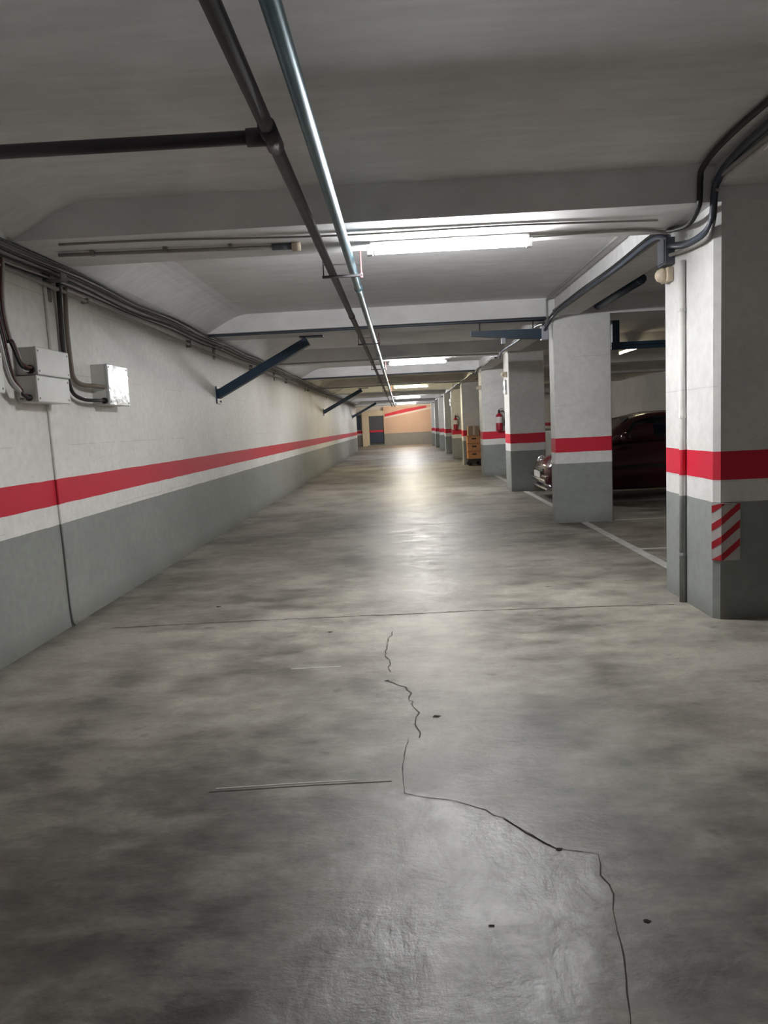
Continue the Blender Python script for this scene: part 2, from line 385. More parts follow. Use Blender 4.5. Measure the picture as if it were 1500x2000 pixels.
ribbon([(XL+0.02,10.3),(0,10.35),(2.0,10.3)], 0.012, 'joint', 'floor_joint', jit=0.006)
ribbon([(-0.80,2.79),(-0.5,2.81),(-0.25,2.82)], 0.007, 'scrape', 'floor_scrape')
ribbon([(-0.82,2.765),(-0.4,2.79),(-0.1,2.80)], 0.006, 'joint', 'floor_scrape', z=0.0012)
ribbon([(-0.71,4.24),(-0.42,4.25)], 0.013, 'scrape', 'floor_scrape')
for x, y, r_ in ((0.455,2.29,0.009),(-0.14,3.97,0.010),(0.19,1.93,0.006),(0.11,3.44,0.014),(-0.55,5.0,0.014),(-1.55,5.9,0.02),(0.62,1.93,0.008)):
    b = bmesh.new(); vs = []
    for k in range(9):
        a = 2*math.pi*k/9; rr = r_*random.uniform(0.6, 1.2); vs.append(b.verts.new((x+rr*1.4*math.cos(a), y+rr*math.sin(a), 0.0017)))
    b.faces.new(vs); obj('chipped_hole', b, 'crack', floor)
# parking bay lines
def line_rect(x0, x1, y0, y1):
    b = bmesh.new(); b.faces.new([b.verts.new(p) for p in ((x0,y0,.002),(x1,y0,.002),(x1,y1,.002),(x0,y1,.002))]); o = obj('parking_line', b, 'line', floor); return o
for y0, y1 in ((6.1,9.84),(10.3,14.5),(15.3,19.1)): line_rect(2.33, 2.43, y0, y1)
line_rect(2.43, 7.0, 7.63, 7.71); line_rect(2.8, 7.0, 9.86, 9.94); line_rect(2.43, 7.0, 12.02, 12.10)

# ---- walls
struct('wall_left', box(XL-0.25, XL, YB0, 44.0, 0, 3.2), 'wall', 'long white garage wall with red stripe and grey dado')
struct('wall_lobby', box(XL-1.5, XL-1.25, 44.0, YEND, 0, 3.2), 'wall', 'set-back wall at the far end of the lane')
struct('wall_lobby_return', box(XL-1.5, XL-0.25, 43.8, 44.0, 0, 3.2), 'wall', 'return of the left wall at the far end')
struct('wall_right', box(XR, XR+0.2, YB0, YEND, 0, 3.2), 'wall', 'dim far wall behind the parking bays')
struct('wall_rear', box(XL-0.25, XR+0.2, YB0-0.2, YB0, 0, 3.2), 'wall', 'rear wall behind the viewpoint')
# far end: peach ramp wall with a slanting red stripe, cream pier, dark door
end = struct('wall_far', box(XL-1.5, XR+0.2, YEND, YEND+0.25, 0, 3.2), 'wall', 'wall closing the far end of the lane')
obj('ramp_wall', box(-1.2, 2.3, YEND-0.32, YEND-0.02, 0.85, 2.75), 'end_wall', end)
obj('ramp_wall_base', box(-1.2, 2.3, YEND-0.33, YEND-0.02, 0.0, 0.85), 'conduit', end)
obj('slanting_stripe', prism([(-1.1,2.05),(1.9,2.56),(1.9,2.70),(0.4,2.55),(-1.1,2.24)], 'y', YEND-0.345, YEND-0.318), 'red_paint', end)
obj('slanting_line', prism([(-1.1,1.92),(2.3,2.48),(2.3,2.60),(-1.1,2.05)], 'y', YEND-0.340, YEND-0.318), 'pink_line', end)
obj('cream_pier', box(-2.75, -2.25, YEND-0.35, YEND-0.02, 0.0, 2.5), 'cream', end)
obj('cream_lintel', box(-2.25, -1.2, YEND-0.30, YEND-0.02, 2.14, 2.5), 'cream', end)
d1 = struct('door_1', box(-2.22, -1.24, YEND-0.22, YEND-0.02, 1.12, 2.13), 'door_grey', 'dark grey door at the far end of the lane')
obj('lower_panel', box(-2.22, -1.24, YEND-0.24, YEND-0.02, 0.2, 0.98), 'door_blue', d1)
obj('cross_rail', box(-2.25, -1.2, YEND-0.26, YEND-0.02, 0.98, 1.12), 'red_paint', d1)
obj('threshold', box(-2.4, 2.3, YEND-0.5, YEND-0.02, 0.0, 0.06), 'conduit', d1)
d2 = struct('door_2', box(-3.5, -2.85, YEND-0.12, YEND-0.02, 1.2, 2.24), 'door_blue', 'dark window opening beside the far door')
obj('frame', box(-3.56, -2.8, YEND-0.08, YEND-0.02, 1.14, 2.3), 'conduit', d2)

# ---- ceiling with haunch, beams, girders
prof = [(XL-0.25,3.3),(XL-0.25,2.66),(XL,2.66),(-2.42,2.725),(-2.30,2.79),(-2.18,2.855),(-2.10,2.89),(-2.02,2.915),(-1.92,ZC),(XR+0.2,ZC),(XR+0.2,3.3)]
bm = prism(prof, 'y', YB0-0.2, 44.0)
bm2 = box(XL-1.6, XR+0.2, 44.0, YEND+0.2, ZC, 3.3, bm)
ceil = struct('ceiling', bm, 'ceiling', 'grey plastered garage ceiling with haunched edge')
for y in BEAMS:
    poly = [(XL-0.2 if y < 43 else XL-1.4, ZB), (XR, ZB), (XR, ZC+0.02), (XL-0.2 if y < 43 else XL-1.4, ZC+0.02)]
    obj('beam', prism(poly, 'y', y, y+BD), 'ceiling', ceil)
ends = [(-2.0, 4.92)]+[(BEAMS[i]+BD, BEAMS[i+1]) for i in range(len(BEAMS)-1)]
for i, (a, b) in enumerate(ends):
    obj('girder', box(XC, XC+0.31, a, b, 2.79 if i == 0 else ZB+0.004, ZC+0.01), 'ceiling', ceil)

# ================================================================== COLUMNS
def column(x0, x1, y0, y1, label, ch=0.012):
    poly = [(x0+ch,y0),(x1-ch,y0),(x1,y0+ch),(x1,y1-ch),(x1-ch,y1),(x0+ch,y1),(x0,y1-ch),(x0,y0+ch)]
    return tag(obj('concrete_column', prism(poly, 'z', 0, ZB), 'column'), label, 'column', 'columns along the parking bays')
col1 = column(XC, XC+0.80, 4.92, 5.86, 'nearest column, wide, with hazard plate on its corner', 0.036)
column(2.025, 2.765, 9.84, 10.14, 'second nearest column, standing between lane and red car')
column(2.115, 2.80, 14.54, 15.2, 'third column, just behind the red car')
column(2.09, 2.76, 19.1, 19.75, 'fourth column with a fire extinguisher on its front')
column(2.03, 2.78, 24.45, 25.0, 'yellow-lit fifth column behind the stacked orange crates')
column(2.0, 2.75, 28.9, 29.5, 'sixth column along the lane, beyond the orange crates')
column(2.0, 2.75, 33.6, 34.2, 'seventh column from the camera, far down the lane')
column(2.0, 2.75, 38.4, 39.0, 'eighth column from the camera, far down the lane')
column(2.0, 2.75, 43.2, 43.8, 'ninth column from the camera, near the peach end wall')
column(2.0, 2.75, 48.0, 48.6, 'farthest column, next to the peach end wall')

# hazard plate on the near corner
hz = thing('hazard_plate', 'red and white striped hazard plate on the nearest column corner', 'hazard plate', (XC+0.037, 4.92, 0.40))
x0, x1, z0, z1 = 0.0, 0.125, 0.0, 0.385
obj('backing', box(x0, x1, -0.012, -0.001, z0, z1, bevel=0.004), 'haz_white', hz)
obj('edge_strip', prism([(-0.038,0.036),(-0.046,0.030),(-0.001,-0.012),(0.0,-0.002)], 'z', z0, z1), 'haz_white', hz)
def clip_poly(poly, zmin, zmax):
    for lo, s in ((zmin, 1), (-zmax, -1)):
        out = []
        for i in range(len(poly)):
            p, q = poly[i], poly[(i+1) % len(poly)]; a, b = s*p[1]-lo, s*q[1]-lo
            if a >= 0: out.append(p)
            if a*b < 0: t = a/(a-b); out.append((p[0]+(q[0]-p[0])*t, p[1]+(q[1]-p[1])*t))
        poly = out
    return poly
for zz in (-0.005, 0.118, 0.240, 0.362):
    poly = clip_poly([(x0+0.002, zz), (x1-0.004, zz+0.105), (x1-0.004, zz+0.155), (x0+0.002, zz+0.05)], z0+0.003, z1-0.003)
    if len(poly) > 2: obj('red_stripe', prism(poly, 'y', -0.0145, -0.0118), 'haz_red', hz)
    # wrap on the chamfer
    bmz = bmesh.new(); zt = min(zz+0.05, z1); zl = max(zz, 0)
    if zt-zl > 0.01:
        za, zb2 = max(0.002, zz-0.045), max(0.004, zz+0.005)
        vs = [bmz.verts.new(p) for p in ((-0.0475,0.0295,za),(-0.001,-0.0142,zl),(-0.001,-0.0142,zt),(-0.0475,0.0295,zb2))]
        bmz.faces.new(vs); obj('red_stripe', bmz, 'haz_red', hz)

# painted pipe running down the near column's lane face
pp = thing('wall_pipe', 'painted vertical pipe on the lane side of the nearest column', 'pipe', (XC-0.022, 5.43, 0))
obj('pipe', tube([(0,0,0),(0,0,1.2),(0,0,2.45)], 0.024, 10), 'column', pp, True)
for z in (0.35, 1.35, 2.1): obj('clip', tube([(0,0,z),(0,0,z+0.02)], 0.028, 10), 'column', pp)

# ================================================================== LAMPS
def lamp(name, x0, x1, y, z, tubem, label, along='x', group='fluorescent lamps along the lane'):
    t = thing(name, label, 'lamp', ((x0+x1)/2, y, z), group)
    L = (x1-x0)/2
    def sw(bm):
        if along == 'y': bmesh.ops.rotate(bm, verts=bm.verts, cent=(0,0,0), matrix=Matrix.Rotation(math.pi/2, 3, 'Z'))
        return bm
    obj('housing', sw(box(-L, L, -0.032, 0.032, 0.026, 0.068, bevel=0.006)), 'housing', t)
    obj('tube', sw(tube([(-L+0.035,0,0),(0,0,0),(L-0.035,0,0)], 0.017, 12)), tubem, t, True)
    for s in (-1, 1):
        obj('end_cap', sw(box(s*L-0.022, s*L+0.022, -0.022, 0.022, -0.024, 0.04, bevel=0.005)), 'housing', t)
    return t
lamp('fluorescent_lamp', -0.16, 0.97, 5.47, 2.632, 'tube_cool', 'nearest lit white fluorescent tube, under the first beam')
lamp('fluorescent_lamp', -0.16, 0.97, 15.20, 2.62, 'tube_cool', 'second lit fluorescent tube along the lane ceiling')
lamp('fluorescent_lamp', -0.16, 0.97, 24.62, 2.62, 'tube_yellow', 'third lit tube along the lane, yellowish light')
lamp('fluorescent_lamp', -0.16, 0.97, 34.15, 2.62, 'tube_cool', 'fourth lit tube along the lane, white light')
lamp('fluorescent_lamp', -0.16, 0.97, 43.75, 2.62, 'tube_cool', 'farthest lit tube, just above the peach end wall')
lamp('fluorescent_lamp', -0.16, 0.97, -4.3, 2.62, 'tube_rear_fill', 'dim unseen fill tube added under the ceiling behind the viewpoint')  # unseen lamp added to fill the near ceiling and nearest column
lamp('bay_lamp', 3.9, 5.1, 14.8, 2.62, 'tube_warm', 'small warm lamp glimpsed in the dark bay above the car', 'y', None)
lamp('end_lamp', -0.2, 1.3, 51.0, 2.60+0.2, 'tube_peach', 'warm lamp lighting the peach wall at the far end', 'x', None)

# ================================================================== OVERHEAD PIPES
YP0, YP1 = -5.9, 47.5
PZ = 2.60
dp = thing('drain_pipe', 'dark overhead pipe with a side branch to the left', 'pipe', (-0.475, 0, PZ))
obj('pipe', tube([(0,YP0,0),(0,3,0),(0,10,0),(0,30,0),(0,YP1,0)], 0.030, 14), 'dark_pipe', dp, True)
obj('branch', tube([(0,3.19,0),(-0.8,3.19,0.002),(XL+0.475,3.2,0.01)], 0.028, 12), 'dark_pipe', dp, True)
te = obj('tee_fitting', tube([(0,3.08,0),(0,3.30,0)], 0.037, 14), 'dark_pipe', dp, True)
obj('collar', tube([(-0.02,3.19,0),(-0.10,3.19,0)], 0.036, 14), 'dark_pipe', te, True)
for y in (8.2, 14.0, 20, 26): obj('coupling', tube([(0,y,0),(0,y+0.10,0)], 0.035, 14), 'dark_pipe', dp, True)
tp = thing('water_pipe', 'glossy teal metal overhead pipe running down the lane', 'pipe', (-0.31, 0, PZ))
obj('pipe', tube([(0,YP0,0),(0,3,0),(0,10,0),(0,30,0),(0,YP1,0)], 0.032, 16), 'teal_pipe', tp, True)
for y in (6.6, 12.6, 18.6, 24.6): obj('coupling', tube([(0,y,0),(0,y+0.07,0)], 0.037, 14), 'teal_pipe', tp, True)
HLAB = ['nearest pipe hanger, just past the first beam', 'pipe hanger under the second beam', 'pipe hanger near the second lamp', 'pipe hanger between second and third lamps', 'far pipe hanger near the yellowish lamp', 'farthest pipe hanger down the lane']
for i, y in enumerate((5.85, 10.65, 15.4, 20.0, 25.0, 29.6)):
    h = thing('pipe_hanger', HLAB[i], 'pipe hanger', (-0.39, y, PZ-0.05), 'hangers carrying the two overhead pipes')
    top = ZC-PZ+0.05
    obj('crossbar', box(-0.155, 0.155, -0.012, 0.012, -0.006, 0.012), 'hanger', h)
    obj('tie_bar', box(-0.145, 0.145, -0.006, 0.006, 0.088, 0.096), 'hanger', h)
    obj('rod', tube([(-0.145,0,0),(-0.145,0,top)], 0.005, 6), 'hanger', h)
    obj('rod', tube([(0.145,0,0),(0.145,0,top)], 0.006, 6), 'hanger_red', h)
    obj('nut', tube([(0.145,0,-0.015),(0.145,0,0.02)], 0.012, 6), 'hanger_red', h)

# ================================================================== STEEL KNEE BRACES AND FRAMES
BL = ['nearest dark blue steel knee brace from wall to beam', 'middle dark blue knee brace farther along the wall', 'farthest dark blue knee brace by the end of the wall']
for i, y in enumerate((10.62, 25.2, 40.2)):
    k = thing('knee_brace', BL[i], 'brace', (XL, y, 1.93), 'knee braces on the left wall')
    obj('strut', beam_bar((0.0,0,0.02),(1.33,0,0.705), 0.14, 0.115), 'steel_blue', k)
    obj('wall_plate', box(-0.0, 0.018, -0.11, 0.11, -0.10, 0.14), 'steel_blue', k)
    obj('beam_plate', box(1.22, 1.55, -0.09, 0.09, ZB-1.93-0.016, ZB-1.93), 'steel_blue', k)
    for zz in (-0.07, 0.11):
        obj('bolt', tube([(0.018,0.08,zz),(0.03,0.08,zz)], 0.014, 6), 'hanger', k)
tb = thing('tapered_bracket', 'dark blue tapered steel arm under the second beam', 'bracket', (1.9, 10.02, 2.40))
obj('arm', prism([(-0.92,0.175),(0.0,0.165),(0.0,0.035),(-0.35,0.055),(-0.92,0.115)], 'y', -0.05, 0.05), 'steel_blue', tb)
obj('end_box', box(0.0, 0.085, -0.06, 0.06, 0.02, 0.20, bevel=0.006), 'lilac', tb)
obj('hanger_stub', box(-0.52, -0.47, -0.03, 0.03, 0.0, 0.08), 'lilac', tb)
obj('fixing_rod', tube([(-0.1,0,0.16),(-0.1,0,0.30)], 0.008, 6), 'hanger', tb)
obj('fixing_rod', tube([(-0.8,0,0.16),(-0.8,0,0.30)], 0.008, 6), 'hanger', tb)
bf = thing('steel_frame', 'dark blue steel frame hanging over the parking bay', 'steel frame', (3.1, 11.0, 2.33))
obj('post', box(0.0, 0.10, -0.05, 0.05, 0.10, ZC-2.33), 'steel_blue', bf)
obj('post', box(2.6, 2.70, -0.05, 0.05, 0.10, ZC-2.33), 'steel_blue', bf)
obj('rail', box(-0.02, 2.72, -0.06, 0.06, 0.055, 0.10), 'steel_blue', bf)
obj('rail', box(-0.02, 2.72, -0.06, 0.06, 0.0, 0.045), 'steel_blue', bf)
obj('top_rail', box(-0.02, 2.72, -0.05, 0.05, ZC-2.33-0.05, ZC-2.33), 'steel_blue', bf)
bp_ = thing('bay_pipe', 'dark blue round-ended pipe under the parking bay ceiling', 'pipe', (2.60, 8.1, 2.80))
obj('pipe', tube([(0,0,0),(0,0.8,0),(0,1.72,0)], 0.055, 14), 'steel_blue', bp_, True)
obj('end_cap', lathe([(0.055,0.0),(0.05,-0.03),(0.03,-0.05),(0.005,-0.058)], 14, 'y'), 'steel_blue', bp_, True)
obj('strap', box(-0.065, 0.065, 0.5, 0.54, 0.0, ZC-2.80), 'hanger', bp_)

# ================================================================== LEFT WALL SERVICES
def sag(y0, y1, x, z, n, dz, amp, ph):
    return [(x+0.012*math.sin(ph+i*1.3), y0+(y1-y0)*i/n, z+amp*math.sin(ph*2+i*0.9)+dz*i/n) for i in range(n+1)]
CL = [('cable', -2.450, 2.694, 0.010, 'topmost black cable of the bundle along the left wall'), ('cable_grey', -2.470, 2.676, 0.009, 'grey cable just below the topmost one on the left wall'), ('cable', -2.478, 2.658, 0.012, 'thick black cable in the middle of the left wall bundle'), ('cable_grey', -2.505, 2.650, 0.010, 'grey cable in the middle of the left wall bundle'), ('cable', -2.525, 2.632, 0.009, 'thin black cable low in the left wall bundle'), ('cable_white', -2.545, 2.618, 0.009, 'pale cable low in the left wall bundle'), ('cable', -2.545, 2.600, 0.007, 'lowest thin black cable above the left wall conduit')]
for i, (mt, x, z, r_, lab) in enumerate(CL):
    pts = [(x, YB0+0.05, z), (x, 2.0, z)]
    y = 3.5; k = 0
    while y < 43.5:
        at_br = (k % 2 == 0)
        pts.append((x+random.uniform(-0.008, 0.008), y, z+(random.uniform(-0.004, 0.004) if at_br else -0.012-0.02*random.random())))
        y += 1.25; k += 1
    tag(obj('cable', tube(smooth_path(pts, 4), r_, 6), mt, None, True), lab, 'cable', 'cables along the left wall')
cd = thing('conduit_run', 'straight grey conduit below the cables on the left wall', 'conduit', (-2.535, 0, 0))
obj('conduit', tube([(0,YB0+0.05,2.565),(0,5,2.550),(0,7.3,2.525),(0,10.3,2.495),(0,20,2.53),(0,43.5,2.56)], 0.016, 8), 'conduit', cd, True)
for y in (3.2, 6.2, 9.2, 13, 17, 21): obj('clip', box(-0.038, 0.02, y, y+0.03, 2.47+(0.05 if y < 8 else 0.0), 2.56), 'bracket', cd)
BRL = ['cable bracket above the pair of wall boxes', 'small cable bracket near the knee brace on left wall', 'cable bracket past the knee brace', 'far cable bracket on the left wall', 'farthest cable bracket on the left wall']
for i, y in enumerate((5.55, 10.5, 15.5, 20.5, 26.5)):
    b_ = thing('cable_bracket', BRL[i], 'bracket', (XL, y, 2.50), 'cable brackets on the left wall')
    obj('back_plate', box(0, 0.012, 0, 0.10, -0.06, 0.14), 'bracket', b_)
    obj('shelf', box(0.0, 0.14, 0.0, 0.10, 0.08, 0.088), 'bracket', b_)
    obj('lip', box(0.132, 0.14, 0.0, 0.10, 0.088, 0.13), 'bracket', b_)
# wall boxes
def wall_box(y0, y1, z0, z1, dep, m, label, hole=None):
    t = thing('junction_box', label, 'junction box', (XL, y0, z0), 'junction boxes on the left wall')
    obj('body', box(0, dep-0.02, 0, y1-y0, 0, z1-z0, bevel=0.006), 'plastic', t)
    lid = obj('lid', box(dep-0.022, dep, -0.003, y1-y0+0.003, -0.003, z1-z0+0.003, bevel=0.008), m, t)
    for yy in (0.025, y1-y0-0.025):
        for zz in (0.025, z1-z0-0.025): obj('screw', tube([(dep,yy,zz),(dep+0.003,yy,zz)], 0.007, 8), 'bracket', lid)
    if hole: obj('cable_entry', tube([(hole[0],-0.018,hole[1]),(hole[0],0.005,hole[1])], hole[2], 12), 'box_dark', t)
    return t
wall_box(5.03, 5.52, 1.86, 2.045, 0.15, 'plastic', 'upper of the two stacked pale junction boxes', (0.10, 0.035, 0.030))
wall_box(5.00, 5.49, 1.675, 1.852, 0.15, 'plastic', 'lower of the two stacked pale junction boxes', (0.09, 0.03, 0.022))
wall_box(6.26, 6.72, 1.69, 2.03, 0.145, 'plastic_gloss', 'shiny pale junction box apart from the stacked pair', (0.10, 0.035, 0.026))
wall_box(4.25, 4.64, 1.72, 1.965, 0.12, 'plastic', 'pale junction box cut off by the left picture edge')
def cab(name, pts, r_, m, label, cat='cable', group=None):
    return tag(obj(name, tube(smooth_path(pts, 6), r_, 8), m, None, True), label, cat, group)
x = XL+0.03
G1 = 'cables dropping to the stacked boxes'
for i, (m_, dy, zend, yend, xo) in enumerate((('cable',0.0,1.895,5.01,0.10),('cable_brown',0.035,1.905,5.01,0.115),('cable_white',0.065,1.885,5.01,0.09),('cable_brown',-0.025,1.720,4.985,0.085),('cable',-0.055,1.705,4.985,0.105),('cable_white',-0.085,1.715,4.985,0.065),('cable_grey',-0.115,1.70,4.985,0.05))):
    up = zend > 1.8
    zm = zend+0.16 if up else zend+0.12
    dy += 0.05
    pts = [(x+0.02,4.80+dy,2.60),(x,4.79+dy,2.3),(x+0.02,4.80+dy,2.08),(x+0.04,4.83+dy*0.7,zm),(x+0.06,4.89+dy*0.4,zend+0.035),(XL+xo,yend-0.06,zend+0.002),(XL+xo,yend,zend)]
    cab('drop_cable', pts, 0.011, m_, ['black','brown','white','brown','black','white','grey'][i]+' cable curving into the %s stacked junction box' % ('upper' if up else 'lower'), group=G1)
cab('thick_cable', [(XL+0.05,5.70,2.62),(XL+0.035,5.72,2.45),(XL+0.03,5.72,2.2),(XL+0.03,5.72,2.0)], 0.020, 'cable', 'thick black cable dropping behind the stacked boxes')
cab('drop_conduit', [(XL+0.04,5.83,2.58),(XL+0.025,5.83,2.3),(XL+0.025,5.84,2.0),(XL+0.03,5.86,1.89),(XL+0.05,5.95,1.845),(XL+0.09,6.1,1.84),(XL+0.10,6.26,1.84)], 0.019, 'conduit_tan', 'tan conduit bending into the shiny junction box', 'conduit')
cab('drop_cable', [(XL+0.03,5.73,2.0),(XL+0.03,5.75,1.88),(XL+0.04,5.80,1.77),(XL+0.07,5.92,1.725),(XL+0.10,6.1,1.722),(XL+0.10,6.25,1.725)], 0.015, 'cable', 'black cable looping low into the shiny junction box')
cab('painted_conduit', [(XL+0.012,5.55,2.56),(XL+0.012,5.55,2.3),(XL+0.012,5.55,2.05)], 0.014, 'wall', 'wall-coloured conduit above the stacked junction boxes', 'conduit')
cab('floor_conduit', [(XL+0.010,5.42,1.675),(XL+0.010,5.43,1.2),(XL+0.010,5.45,0.6),(XL+0.012,5.47,0.06),(XL+0.03,5.52,0.03)], 0.009, 'wall', 'thin painted conduit from stacked boxes down to the floor', 'conduit')

# ================================================================== CEILING CONDUITS
bc = thing('beam_conduit', 'dark conduit with round end box under the first beam', 'conduit', (-0.68, 5.36, ZB-0.022))
obj('conduit', tube([(-1.62,-0.12,0),(-0.8,-0.06,0),(-0.02,0,0)], 0.013, 8), 'conduit', bc, True)
obj('end_box', tube([(-0.02,0,0.0),(0.04,0,0)], 0.034, 12), 'beige', bc, True)
obj('sleeve', tube([(-0.16,-0.01,0),(-0.02,0,0)], 0.022, 10), 'slate', bc, True)
for xx in (-1.4,-0.9,-0.45): obj('clip', box(xx, xx+0.025, -0.12+0.07*(xx+1.62)/1.6-0.02, -0.12+0.07*(xx+1.62)/1.6+0.02, -0.015, 0.022), 'bracket', bc)
cab('lamp_feed', [(0.97,5.47,ZB-0.02),(1.4,5.46,ZB-0.016),(1.75,5.48,ZB-0.016),(1.95,5.55,ZB-0.02)], 0.011, 'conduit', 'dark conduit from the nearest lamp towards the columns', 'conduit')
cab('beam_cable', [(-2.2,5.03,ZB-0.008),(-1.5,5.06,ZB-0.008),(-0.4,5.17,ZB-0.012),(0.8,5.18,ZB-0.008),(1.8,5.25,ZB-0.012)], 0.007, 'conduit', 'thin cable clipped along the underside of the first beam')
LBL = ['second', 'third', 'fourth', 'fifth']
for i in range(4):
    y = BEAMS[i+1]+0.06
    cab('beam_conduit', [(XL+0.1,y,ZB-0.018),(-1,y,ZB-0.02),(0.5,y,ZB-0.018),(1.95,y,ZB-0.02)], 0.016, 'conduit' if i % 2 else 'cable_blue', 'dark conduit along the underside of the %s beam' % LBL[i], 'conduit')
    cab('beam_cable', [(XL+0.3,y+0.09,ZB-0.012),(-1,y+0.10,ZB-0.014),(0.5,y+0.08,ZB-0.012),(1.95,y+0.09,ZB-0.03)], 0.010, 'cable_blue' if i == 0 else 'conduit', 'thin cable beside the conduit under the %s beam' % LBL[i])

# ================================================================== COLUMN-LINE CABLES (right)
GR = 'cables along the column line'
cab('ceiling_cable', [(1.90,-4,ZC-0.025),(1.90,3.0,ZC-0.025),(1.89,4.3,ZC-0.03),(1.92,4.78,ZC-0.05),(1.94,4.885,ZC-0.10),(1.94,4.892,ZB+0.05),(1.945,4.93,ZB-0.03),(1.97,5.15,ZB-0.07),(1.985,5.45,ZB-0.03),(1.99,5.9,ZB+0.04),(2.0,7.0,ZB+0.03),(2.0,8.5,ZB+0.04),(1.99,9.6,ZB+0.01),(1.97,9.78,ZB-0.05),(1.95,9.95,ZB-0.10)], 0.018, 'cable', 'upper black cable crossing the first beam above the nearest column', group=GR)
cab('ceiling_cable', [(2.0,-4,ZC-0.06),(2.0,3.0,ZC-0.06),(2.0,4.2,ZC-0.06),(2.02,4.66,ZC-0.075),(2.03,4.86,ZC-0.13),(2.025,4.885,ZB+0.02),(2.02,4.90,ZB-0.11),(2.01,4.98,ZB-0.17),(2.005,5.25,ZB-0.175),(2.01,5.55,ZB-0.12),(2.015,5.72,ZB-0.10)], 0.024, 'cable_blue', 'thick slate cable sagging around the top of the nearest column', group=GR)
cab('ceiling_cable', [(2.04,-4,ZC-0.10),(2.03,4.3,ZC-0.10),(2.035,4.85,ZC-0.17),(2.03,4.89,ZB),(2.025,4.90,ZB-0.14),(2.02,4.99,ZB-0.205),(2.015,5.3,ZB-0.20),(2.015,5.72,ZB-0.16)], 0.014, 'cable_grey', 'pale cable sagging beside the slate one on the nearest column', group=GR)
cab('ceiling_cable', [(2.01,5.70,ZB-0.03),(1.99,5.95,ZB+0.01),(2.0,7.0,ZB+0.0),(2.0,8.6,ZB+0.01),(1.985,9.55,ZB-0.03),(1.96,9.80,ZB-0.10),(1.945,9.97,ZB-0.16)], 0.020, 'cable_blue', 'slate cable running from the nearest to the second column', group=GR)
cab('ceiling_cable', [(2.0,5.75,ZB+0.06),(2.02,6.3,ZB+0.045),(2.02,8.6,ZB+0.06),(2.0,9.7,ZB+0.05)], 0.010, 'cable_grey', 'pale thin cable on the girder between first and second columns', group=GR)
cab('face_cable', [(1.93,6.6,ZC-0.02),(1.95,9.6,ZC-0.02),(1.95,9.81,ZC-0.04),(1.95,9.825,ZB+0.1),(1.95,9.83,ZB-0.02)], 0.013, 'conduit', 'grey cable dropping over the face of the second beam', group=GR)
for i, (a, b) in enumerate(((10.3, 14.5), (15.3, 19.05), (19.9, 24.2), (25.1, 28.8))):
    cab('ceiling_cable', [(1.96,a-0.2,ZB-0.06),(1.98,a+0.5,ZB-0.01),(1.99,(a+b)/2,ZB-0.02),(1.97,b-0.4,ZB-0.02),(1.95,b-0.02,ZB-0.12)], 0.022, 'cable_blue', ['slate cable between second and third columns','slate cable between third and fourth columns','slate cable between fourth and fifth columns','slate cable between fifth and sixth columns'][i], group=GR)
sb = thing('switch_box', 'dark slate box high on the nearest column', 'box', (XC, 5.62, 2.47))
obj('body', box(-0.07, -0.001, 0.0, 0.16, 0.0, 0.19, bevel=0.006), 'slate', sb)
obj('cover', box(-0.078, -0.07, 0.012, 0.148, 0.012, 0.178, bevel=0.003), 'slate', sb)
def sounder(x_, y, z, label):
    t = thing('siren', label, 'siren', (x_, y, z), 'beige sirens on the columns')
    obj('base', box(-0.045, -0.001, -0.075, 0.075, -0.05, 0.05, bevel=0.01), 'beige', t)
    obj('dome', lathe([(0.056,-0.04),(0.054,-0.065),(0.04,-0.095),(0.02,-0.108),(0.004,-0.111)], 16, 'x'), 'beige', t, True)
    return t
sounder(XC, 5.72, 2.405, 'beige rounded siren under the box on the nearest column')
sounder(2.115, 14.75, 2.28, 'small beige siren high on the third column')
sounder(2.09, 19.3, 2.25, 'small beige siren high on the fourth column')
def em_light(x_, y, z, label):
    t = thing('emergency_light', label, 'emergency light', (x_, y, z), 'lit emergency signs on the columns')
    obj('case', box(-0.04, -0.001, -0.07, 0.07, -0.14, 0.14, bevel=0.008), 'housing', t)
    obj('lens', box(-0.045, -0.04, -0.055, 0.055, -0.11, -0.06), 'sign_lit', t)
    obj('lens', box(-0.045, -0.04, -0.055, 0.055, 0.03, 0.11), 'sign_lit', t)
em_light(2.115, 14.85, 2.04, 'small lit emergency sign on the third column')
em_light(2.0, 29.15, 2.18, 'small lit emergency sign far off on the sixth column')

# ================================================================== FIRE EXTINGUISHERS
def extinguisher(x_, y, z, label):
    t = thing('fire_extinguisher', label, 'extinguisher', (x_, y, z), 'fire extinguishers on the columns')
    obj('cylinder', lathe([(0.06,0.0),(0.082,0.015),(0.085,0.05),(0.085,0.36),(0.07,0.41),(0.035,0.44),(0.03,0.46)], 20), 'ext_red', t, True)
    obj('label_band', lathe([(0.0856,0.20),(0.0858,0.21),(0.0858,0.345),(0.0856,0.355)], 20), 'label_w', t, True)
    v = obj('valve', lathe([(0.022,0.46),(0.026,0.49),(0.018,0.53)], 10), 'rubber', t, True)
    obj('handle', beam_bar((-0.01,0,0.53),(0.10,0,0.57), 0.02, 0.012), 'rubber', v)
    obj('lever', beam_bar((-0.01,0,0.50),(0.09,0,0.505), 0.02, 0.010), 'rubber', v)
    obj('hose', tube(smooth_path([(0.03,-0.02,0.50),(0.12,-0.03,0.48),(0.14,-0.03,0.34),(0.115,-0.04,0.12)], 5), 0.012, 8), 'rubber', t, True)
    obj('bracket', box(-0.03, 0.03, 0.07, 0.118, 0.30, 0.40), 'hanger', t)
extinguisher(2.50, 18.98, 1.13, 'red fire extinguisher hung on the fourth column')
extinguisher(2.12, 28.78, 1.13, 'distant red fire extinguisher on the sixth column')

